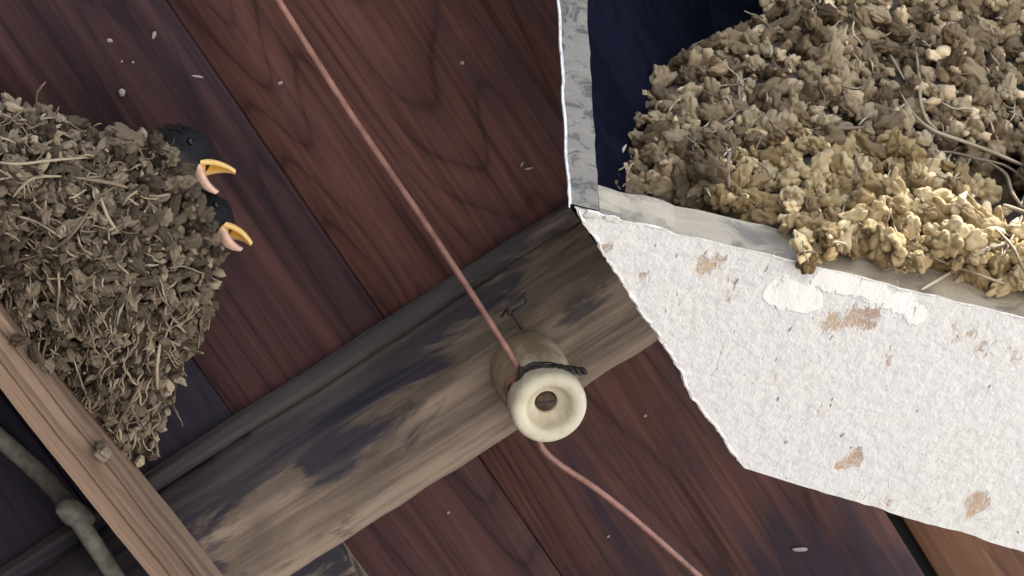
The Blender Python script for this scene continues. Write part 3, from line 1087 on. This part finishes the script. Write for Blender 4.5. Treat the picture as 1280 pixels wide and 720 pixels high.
def core_mesh(poly, surf, back, step, m, name, parent, inv):
    """closed lump: front skin from surf(), back skin from back()"""
    xs = [p[0] for p in poly]
    ys = [p[1] for p in poly]
    nx = int((max(xs) - min(xs)) / step) + 2
    ny = int((max(ys) - min(ys)) / step) + 2
    idx, vs, fs = {}, [], []
    for i in range(nx):
        for j in range(ny):
            x, y = min(xs) + i * step, min(ys) + j * step
            if inside(poly, x, y):
                idx[(i, j)] = len(vs)
                vs.append(inv @ surf(x, y, 0.0))
    nf = len(vs)
    keys = list(idx.keys())
    for (i, j) in keys:
        x, y = min(xs) + i * step, min(ys) + j * step
        vs.append(inv @ back(x, y))
    edges = {}
    for (i, j) in keys:
        if all(kk in idx for kk in ((i + 1, j), (i, j + 1), (i + 1, j + 1))):
            q4 = (idx[(i, j)], idx[(i + 1, j)], idx[(i + 1, j + 1)], idx[(i, j + 1)])
            fs.append(q4)
            fs.append(tuple(v + nf for v in reversed(q4)))
            for e0, e1 in zip(q4, q4[1:] + q4[:1]):
                kk = (min(e0, e1), max(e0, e1))
                edges[kk] = edges.get(kk, 0) + 1
    for (e0, e1), c in edges.items():
        if c == 1:
            fs.append((e0, e1, e1 + nf, e0 + nf))
    me_ = fix_normals(mesh(name, vs, fs, True))
    bm = bmesh.new()
    bm.from_mesh(me_)
    loose = [v for v in bm.verts if not v.link_faces]
    bmesh.ops.delete(bm, geom=loose, context='VERTS')
    bm.to_mesh(me_)
    bm.free()
    return obj(name, me_, m, parent)


def strand(pts, r, name, m, parent, inv, sides=5):
    me_ = fix_normals(mesh(name, *tube_geo([inv @ Vector(p) for p in pts], r, sides, True), True))
    return obj(name, me_, m, parent)


def wiggle(surf, px, py, ang, length, rnd, lift=(0.5, 2.5), curl=0.6):
    """a straw lying over the lumps: pixel path with lift above the skin"""
    pts = []
    n_ = 7
    x, y = px, py
    aa = ang
    for i in range(n_):
        l_ = rnd.uniform(*lift) / 1000
        pts.append(surf(x, y, l_))
        x += math.cos(aa) * length / n_
        y += math.sin(aa) * length / n_
        aa += rnd.uniform(-curl, curl)
    return pts


def join_strands(paths, name, m, parent, inv):
    vs, fs, tone = [], [], []
    for pts, r in paths:
        gv, gf = tube_geo([inv @ Vector(p) for p in pts], r, 4, True)
        base = len(vs)
        vs += gv
        fs += [tuple(base + i for i in f) for f in gf]
        tone += [random.random()] * len(gv)
    me_ = fix_normals(mesh(name, vs, fs, True))
    at_ = me_.attributes.new('tone', 'FLOAT', 'POINT')
    at_.data.foreach_set('value', tone)
    o_ = obj(name, me_, m, parent)
    o_['kind'] = 'stuff'
    return o_


VIEW = CR @ Vector((0, 0, 1))                    # towards the viewer's side

# ------------------------------------------------------------------ right nest, inside the box
RP = [(744, 240), (752, 195), (768, 165), (785, 112), (806, 88), (850, 80), (868, 60), (900, 46), (926, 36), (952, 18), (962, -10), (985, -70), (1030, -130), (1460, -130), (1460, 425), (1290, 372), (1200, 352), (1150, 340), (1080, 334), (1030, 336), (1000, 326), (980, 312), (955, 292), (920, 276), (880, 262), (820, 248)]


def front_y(px, py):
    d = edge_dist(RP, px, py)
    # distance from the lower rim matters less: the mound rests on the board there
    t = min(1.0, d / 150.0)
    bulge = math.sqrt(max(0, 1 - (1 - t) ** 2))
    low = max(0.0, min(1.0, (py - 130) / 200.0))
    y = 0.062 - 0.045 * bulge - 0.052 * low
    y += 0.010 * fbm((px / 100, py / 100, 0), 1.3, 3)
    y -= 0.011 * (lumps(px, py, 46, 2.0) - 0.6)
    # hollow on the right
    y += 0.075 * math.exp(-(((px - 1262) / 38) ** 2 + ((py - 232) / 46) ** 2))
    y += 0.030 * math.exp(-(((px - 1205) / 30) ** 2 + ((py - 200) / 26) ** 2))
    return y


def rsurf(px, py, lift=0.0):
    p = BXM @ bf(px, py, front_y(px, py))
    return p + VIEW * lift


def rback(px, py):
    p = bf(px, py, 0.10)
    return BXM @ p


rn_m = BXM @ Matrix.Translation(bf(1010, 240, 0.05))
rnest = empty('mud_nest', rn_m, 'large mud pellet nest piled on the white box, with sunlight coloured tan along its lower front', 'nest', 'swallow nests')
rinv = rn_m.inverted()
core_mesh(RP, lambda x, y, l: rsurf(x, y, -0.013), rback, 9, M['mud_core'], 'mud_core', rnest, rinv)

rnd = random.Random(21)
items = []
for layer, (sp, lf, rad) in enumerate(((17, 0.001, (0.0040, 0.0072)), (15, -0.0065, (0.0032, 0.0050)), (13, 0.002, (0.0009, 0.0020)))):
    for (px, py) in scatter(RP, sp, (745, 1460), (-130, 425), rnd, 14):
        if layer == 2 and rnd.random() < 0.55:
            continue
        d = edge_dist(RP, px, py)
        s = rnd.uniform(*rad)
        hole = math.exp(-(((px - 1262) / 34) ** 2 + ((py - 232) / 44) ** 2))
        if rnd.random() < hole * 0.8:
            continue
        p = rsurf(px, py, lf + rnd.uniform(-0.0055, 0.0035))
        sun_line = 186 + 22 * fbm((px / 60, py / 60, 0), 1.2, 8) - 26 * math.exp(-((px - 1010) / 120) ** 2) + 60 * max(0, (930 - px) / 60) + max(0, (px - 1130)) * 0.35
        in_sun = py > sun_line + rnd.uniform(-16, 16)  # pellets below the line take the painted sunlight colour
        items.append((p, rq(rnd), s, rnd.randrange(VAR), (px, py, s, in_sun, layer)))


def vis_rank(it, x0=0, x1=1280, y0=0, y1=720):
    px, py, s, in_sun, layer = it[4]
    if not (x0 <= px <= x1 and y0 <= py <= y1):
        return -1
    return s + (0.003 if layer != 1 else 0)


def place_nest(items, nest, inv, keyf, rest_mat):
    items.sort(key=vis_rank, reverse=True)
    for it in items[:300]:
        p, q_, s, vi, info = it
        me_ = PM[keyf(info)][vi]
        o_ = obj('mud_pellet', me_, None, nest)
        o_.matrix_local = inv @ (Matrix.Translation(p) @ q_.to_matrix().to_4x4() @ Matrix.Diagonal((s, s, s, 1)))
    groups = {}
    for it in items[300:]:
        groups.setdefault(keyf(it[4]), []).append(it)
    for kname, its in groups.items():
        join_pellets(its, 'small_pellets', kname, nest, inv)


place_nest(items, rnest, rinv, lambda i: 'mud_sunlit' if i[3] else 'mud_grey', None)

# straws on the right nest
def rp_(px, py, l):
    return rsurf(px, py, l)


big = [
    [(1142, 60, .008), (1146, 95, .009), (1148, 130, .010), (1156, 152, .010), (1168, 163, .010)],
    [(1120, 110, .007), (1140, 145, .009), (1165, 165, .011), (1200, 182, .030), (1240, 203, .055), (1270, 222, .06), (1279, 250, .045), (1278, 275, .03)],
    [(1168, 190, .008), (1190, 192, .010), (1215, 200, .018), (1243, 212, .045), (1262, 235, .06), (1258, 262, .045)],
    [(1240, 258, .04), (1262, 266, .04), (1290, 274, .03)],
    [(1225, 205, .03), (1240, 222, .05), (1246, 245, .055), (1262, 262, .045)],
    [(1160, 320, .006), (1195, 335, .010), (1225, 345, .010), (1262, 358, .009), (1290, 366, .008)],
    [(1150, 362, .006), (1185, 340, .010), (1220, 315, .010), (1255, 305, .008)],
    [(1240, 285, .008), (1262, 310, .011), (1276, 340, .010)],
    [(1270, 265, .03), (1262, 290, .02), (1250, 320, .009)],
    [(765, 205, .004), (764, 180, .006), (770, 160, .008), (782, 145, .007)],
    [(757, 228, .004), (768, 205, .008), (782, 182, .008)],
    [(1015, 162, .007), (1050, 162, .009), (1078, 160, .007)],
    [(910, 235, .007), (908, 205, .009), (914, 180, .007)],
    [(1090, 40, .007), (1110, 70, .009), (1128, 100, .007)],
]
for pl in big:
    strand(spline([rp_(*q) for q in pl], 6), rnd.uniform(0.0007, 0.0012), 'straw', M['straw'], rnest, rinv)
paths = []
for _ in range(170):
    px, py = rnd.uniform(760, 1285), rnd.uniform(0, 350)
    if inside(RP, px, py):
        paths.append((wiggle(rsurf, px, py, rnd.uniform(0, 6.3), rnd.uniform(20, 60), rnd, (3, 8)), rnd.uniform(0.0003, 0.0007)))
join_strands(paths, 'fine_straw', M['straw'], rnest, rinv)

# ------------------------------------------------------------------ left nest against the roof, on the rafter
LP = [(-150, 150), (-60, 128), (0, 126), (40, 130), (62, 142), (92, 150), (104, 166), (140, 172), (160, 162), (178, 166), (196, 182), (214, 196), (232, 222), (248, 250), (262, 268), (276, 300), (278, 322), (272, 348), (270, 375), (262, 402), (244, 428), (230, 452), (226, 476), (214, 500), (204, 528), (196, 556), (182, 580), (164, 574), (132, 540), (95, 500), (50, 452), (8, 405), (-60, 320), (-150, 215)]
LBASE = F @ Vector((0, 0, CEIL + 0.045))


def lsurf(px, py, lift=0.0):
    d = edge_dist(LP, px, py)
    t = min(1.0, d / 120.0)
    bl = math.sqrt(max(0, 1 - (1 - t) ** 2))
    h = 0.052 * bl
    # near the rafter the nest stays level with its face
    h += 0.012 * fbm((px / 100, py / 100, 0), 1.2, 9) * min(1, d / 40)
    h += 0.006 * (lumps(px, py, 38, 5.0) - 0.6) * min(1, d / 25)
    p = hit(px, py, LBASE, NN)
    return p + VIEW * (h + lift)


def lback(px, py):
    d = edge_dist(LP, px, py)
    t = min(1.0, d / 50.0)
    p = hit(px, py, LBASE, NN)
    return p - NN * 0.001 - VIEW * (0.046 * math.sqrt(max(0, 1 - (1 - t) ** 2)))


ln_m = F @ Matrix.Translation(fl(120, 380, CEIL))
lnest = empty('mud_nest', ln_m, 'left nest of grey mud and straw above the rafter, two chicks at its rim', 'nest', 'swallow nests')
linv = ln_m.inverted()
core_mesh(LP, lambda x, y, l: lsurf(x, y, -0.010), lback, 8, M['mud_core'], 'mud_core', lnest, linv)
items = []
for layer, (sp, lf, rad) in enumerate(((12, 0.001, (0.0027, 0.0050)), (12, -0.0045, (0.0026, 0.0038)), (11, 0.002, (0.0009, 0.0018)))):
    for (px, py) in scatter(LP, sp, (-150, 285), (120, 585), rnd, 14):
        if px < -60 and layer == 2:
            continue
        if layer == 2 and rnd.random() < 0.4:
            continue
        s = rnd.uniform(*rad)
        if py > 440:
            s *= 0.85
            if rnd.random() < 0.25:
                continue
        p = lsurf(px, py, lf + rnd.uniform(-0.004, 0.003))
        items.append((p, rq(rnd), s, rnd.randrange(VAR), (px, py, s, False, layer)))
for (px, py, s) in ((165, 172, 0.0058), (128, 568, 0.0042), (126, 556, 0.003), (40, 440, 0.004), (22, 425, 0.0045), (60, 458, 0.0036)):
    items.append((lsurf(px, py, 0.006) if py < 300 else F @ fl(px, py, ZR + 0.0025), rq(rnd), s, rnd.randrange(VAR), (px, py, s + 0.01, False, 0)))
for (px, py, s) in ((206, 186, .0042), (216, 198, .005), (226, 212, .0045), (234, 226, .0048), (242, 240, .0045), (252, 252, .004), (256, 268, .0046), (262, 282, .004), (266, 298, .0045), (270, 314, .004), (220, 222, .005), (240, 262, .005), (196, 178, .0045)):
    items.append((F @ fl(px, py, 0.022), rq(rnd), s, rnd.randrange(VAR), (px, py, s + 0.01, False, 0)))
place_nest(items, lnest, linv, lambda i: 'mud_left', None)

big = [
    [(28, 328, .005), (60, 320, .007), (92, 308, .008), (112, 290, .008), (124, 270, .008), (136, 252, .007)],
    [(38, 272, .005), (62, 280, .007), (95, 300, .006)],
    [(35, 250, .005), (45, 238, .007), (62, 226, .008), (92, 224, .006)],
    [(0, 205, .005), (40, 210, .007), (80, 205, .007), (120, 200, .006)],
    [(105, 225, .006), (150, 232, .007), (172, 238, .006)],
    [(140, 250, .006), (150, 275, .007), (162, 292, .006)],
    [(88, 330, .005), (92, 360, .007), (86, 385, .006)],
    [(222, 425, .006), (240, 436, .012), (262, 440, .014)],
    [(115, 380, .006), (128, 410, .009), (134, 440, .008)],
    [(210, 420, .006), (206, 455, .010), (204, 485, .010)],
    [(190, 470, .006), (175, 500, .010), (160, 520, .008), (150, 540, .004)],
]
for pl in big:
    strand(spline([lsurf(*q) for q in pl], 6), rnd.uniform(0.0006, 0.0011), 'straw', M['straw'], lnest, linv)
paths = []
for _ in range(900):
    px, py = rnd.uniform(-40, 280), rnd.uniform(130, 570)
    if not inside(LP, px, py):
        continue
    if py < 340 and rnd.random() < 0.4:
        continue
    if py > 340:
        an, ln, cu = rnd.gauss(1.75, 0.5), rnd.uniform(18, 55), 0.45
    else:
        an, ln, cu = rnd.gauss(0.25, 0.7), rnd.uniform(18, 60), 0.4
    if px > 205 and 165 < py < 335:
        continue
    paths.append((wiggle(lsurf, px, py, an, ln, rnd, (3, 7), cu), rnd.uniform(0.0003, 0.0008)))
join_strands(paths, 'fine_straw', M['straw'], lnest, linv)

# ------------------------------------------------------------------ nestlings
def feather_mat(name, cap, cheek, throat):
    m, nt, b = mat(name)
    tc = nt.nodes.new("ShaderNodeTexCoord")
    sp_ = nt.nodes.new("ShaderNodeSeparateXYZ")
    nt.links.new(tc.outputs['Object'], sp_.inputs[0])
    nz = noise_t(nt, coords(nt, (1, 1, 1)), 260, 4, 0.7)
    z = math_n(nt, 'ADD', sp_.outputs['Z'], math_n(nt, 'MULTIPLY', math_n(nt, 'SUBTRACT', nz, 0.5), 0.012))
    z = math_n(nt, 'MULTIPLY', math_n(nt, 'ADD', z, 0.016), 32.0)
    col = ramp(nt, z, [(0.16, throat), (0.34, cheek), (0.5, cap), (1, cap)])
    nt.links.new(col, b.inputs['Base Color'])
    b.inputs['Roughness'].default_value = 0.8
    b.inputs['Specular IOR Level'].default_value = 0.25
    bump(nt, b, noise_t(nt, coords(nt, (0.35, 1, 1)), 700, 3, 0.6), 0.8, 0.0012)
    return m


M['feather_a'] = feather_mat('dark_blue_black_feathers', (0.009, 0.009, 0.013), (0.045, 0.041, 0.043), (0.12, 0.105, 0.10))
M['feather_b'] = feather_mat('dark_head_pink_throat', (0.009, 0.009, 0.013), (0.028, 0.026, 0.029), (0.40, 0.25, 0.21))
M['gape'] = plain('pale_yellow_gape_flange', (0.78, 0.52, 0.20), 0.5, 0.4, 0.08, 300)
M['gape_pink'] = plain('pink_lower_bill', (0.68, 0.44, 0.35), 0.5, 0.4, 0.1, 300)
M['mouth'] = plain('orange_mouth_lining', (0.78, 0.42, 0.05), 0.45, 0.4, 0.1, 300)
M['eye'] = plain('glossy_black_eye', (0.006, 0.006, 0.008), 0.3, 0.4)


def nestling(px, py, z, img_ang, upper, lower, length, toward, label, fm, lowm, scale=1.0, head_r=0.0135):
    """chick with its bill hinge at the pixel; bill bisector at img_ang degrees in the picture"""
    aa_ = R(img_ang)
    Fw = Vector((math.cos(aa_), math.sin(aa_), toward)).normalized()
    Uc = Vector((-math.sin(aa_), math.cos(aa_), -0.42))
    Uc = (Uc - Fw * Uc.dot(Fw)).normalized()
    Sc = Uc.cross(Fw)
    rot = CR @ Matrix((Fw, Sc, Uc)).transposed()
    p = F @ fl(px, py, z)
    mw = Matrix.Translation(p) @ rot.to_4x4()
    root = empty('swallow_chick', mw, label, 'bird', 'chicks in the left nest')
    # body and head: one lofted skin along a bent spine, behind the hinge
    sp2 = spline([(-0.052, 0.004, -0.034), (-0.040, 0.003, -0.026), (-0.026, 0.001, -0.012), (-0.0125, 0, 0.0005), (-0.004, 0, 0.003), (0.003, 0, 0.0032)], 7)
    rad = spline([(0.006, 0, 0), (0.0165, 0, 0), (0.0125, 0, 0), (head_r, 0, 0), (head_r * 0.86, 0, 0), (0.0022, 0, 0)], 7)
    vs_, fs_ = [], []
    sg_ = 20
    for i, (c, r) in enumerate(zip(sp2, rad)):
        t = (sp2[min(i + 1, len(sp2) - 1)] - sp2[max(i - 1, 0)]).normalized()
        sv = Vector((0, 1, 0))
        uv = t.cross(sv).normalized() * -1
        for k_ in range(sg_):
            an = 2 * math.pi * k_ / sg_
            d_ = sv * (math.cos(an) * 0.95) + uv * math.sin(an)
            q_ = c + d_ * r.x
            q_ += d_ * 0.0011 * fbm(q_, 420, px)
            vs_.append(q_ * scale)
    n_ = len(sp2)
    for i in range(n_ - 1):
        for k_ in range(sg_):
            k2 = (k_ + 1) % sg_
            fs_.append((i * sg_ + k_, i * sg_ + k2, (i + 1) * sg_ + k2, (i + 1) * sg_ + k_))
    fs_.append(tuple(range(sg_)))
    fs_.append(tuple((n_ - 1) * sg_ + k_ for k_ in range(sg_)))
    bd_ = obj('body', fix_normals(mesh('body', vs_, fs_, True)), fm, root)
    # short down on the crown
    rr = random.Random(int(px))
    paths_ = []
    for _ in range(160):
        dv = Vector((rr.gauss(-0.35, 0.5), rr.gauss(0, 0.7), rr.gauss(0.5, 0.7))).normalized()
        if dv.x > 0.45:
            continue
        o_ = Vector((-0.0125, 0, 0.0005)) + dv * head_r * 0.96
        tip = o_ + (dv * 0.35 + Vector((-0.9, 0, -0.1))).normalized() * rr.uniform(0.003, 0.006)
        paths_.append(([o_ * scale, ((o_ + tip) / 2 + dv * 0.0006) * scale, tip * scale], 0.00032))
    dn = join_strands(paths_, 'down', fm, bd_, Matrix.Identity(4))
    # bill halves: scoops with a pale swollen rim and an orange lining
    for nm, ang, sgn, mm_, L in (('upper_bill', upper, 1, M['gape'], length), ('lower_bill', lower, -1, lowm, length * 0.86)):
        rows, cols = 10, 9
        vo, vi_ = [], []
        for i in range(rows + 1):
            t = i / rows
            hw = (0.0082 if sgn > 0 else 0.0070) * (1 - t ** 1.35) * (1 - 0.15 * t) + 0.0004
            for j in range(cols):
                s_ = -1 + 2 * j / (cols - 1)
                x = t * L
                y = s_ * hw
                arch = 0.0042 * (1 - t * 0.75) * (1 - s_ * s_)
                zz = arch + 0.0026 * math.sin(t * math.pi * 0.9) * 0.6 - 0.0022 * t ** 3
                rim = 0.0011 * abs(s_) ** 4
                vo.append(Vector((x, y * 1.06, sgn * (zz + 0.0008))))
                vi_.append(Vector((x * 0.97, y * 0.9, sgn * (zz * 0.8 - rim * 0.7 - 0.0002))))
        ra = Matrix.Rotation(R(-ang), 3, 'Y')
        vo = [(ra @ v) * scale for v in vo]
        vi_ = [(ra @ v) * scale for v in vi_]
        nfv = len(vo)
        fo, fi = [], []
        for i in range(rows):
            for j in range(cols - 1):
                q4 = (i * cols + j, i * cols + j + 1, (i + 1) * cols + j + 1, (i + 1) * cols + j)
                fo.append(q4)
                if 1 <= j < cols - 2 and i < rows - 1:
                    fi.append(q4)
        rimf = []
        for i in range(rows):
            for j in (0, cols - 2):
                q4 = (i * cols + j, i * cols + j + 1, (i + 1) * cols + j + 1, (i + 1) * cols + j)
                rimf.append(tuple(v + nfv for v in q4))
        j = 0
        for i in range(rows):
            rimf.append((i * cols, (i + 1) * cols, (i + 1) * cols + nfv, i * cols + nfv))
            rimf.append((i * cols + cols - 1, (i + 1) * cols + cols - 1, (i + 1) * cols + cols - 1 + nfv, i * cols + cols - 1 + nfv))
        rimf += [tuple(v + nfv for v in ((rows - 1) * cols + jj, (rows - 1) * cols + jj + 1, rows * cols + jj + 1, rows * cols + jj)) for jj in range(1, cols - 2)]
        bill = obj(nm, fix_normals(mesh(nm, vo + vi_, fo + rimf, True)), mm_, root)
        li = obj('mouth_lining', fix_normals(mesh('mouth_lining', [v.copy() for v in vi_], fi, True)), M['mouth'], bill)
    # throat at the back of the gape
    bm_ = bmesh.new()
    bmesh.ops.create_icosphere(bm_, subdivisions=2, radius=1)
    for v in bm_.verts:
        v.co = Vector((v.co.x * 0.0035 - 0.0005, v.co.y * 0.0072, v.co.z * 0.0048)) * scale
    me_ = bpy.data.meshes.new('throat')
    bm_.to_mesh(me_)
    bm_.free()
    obj('throat', me_, M['mouth'], root)
    for sy in (1, -1):
        bm_ = bmesh.new()
        bmesh.ops.create_icosphere(bm_, subdivisions=2, radius=0.0021 * scale)
        me_ = bpy.data.meshes.new('eye')
        bm_.to_mesh(me_)
        bm_.free()
        me_.polygons.foreach_set('use_smooth', [True] * len(me_.polygons))
        e_ = obj('eye', me_, M['eye'], root)
        e_.location = Vector((-0.0095, sy * head_r * 0.9, 0.0055)) * scale
    return root


nestling(250, 212, 0.004, -28, 30, -30, 0.0185, 0.1, 'upper dark headed chick with yellow bill gaping wide at the left nest', M['feather_a'], M['gape_pink'], 1.0, 0.0155)
nestling(279, 289, 0.004, -34, 14, -16, 0.0165, 0.1, 'lower chick with pink throat and half open bill at the left nest', M['feather_b'], M['gape_pink'], 1.0, 0.0125)
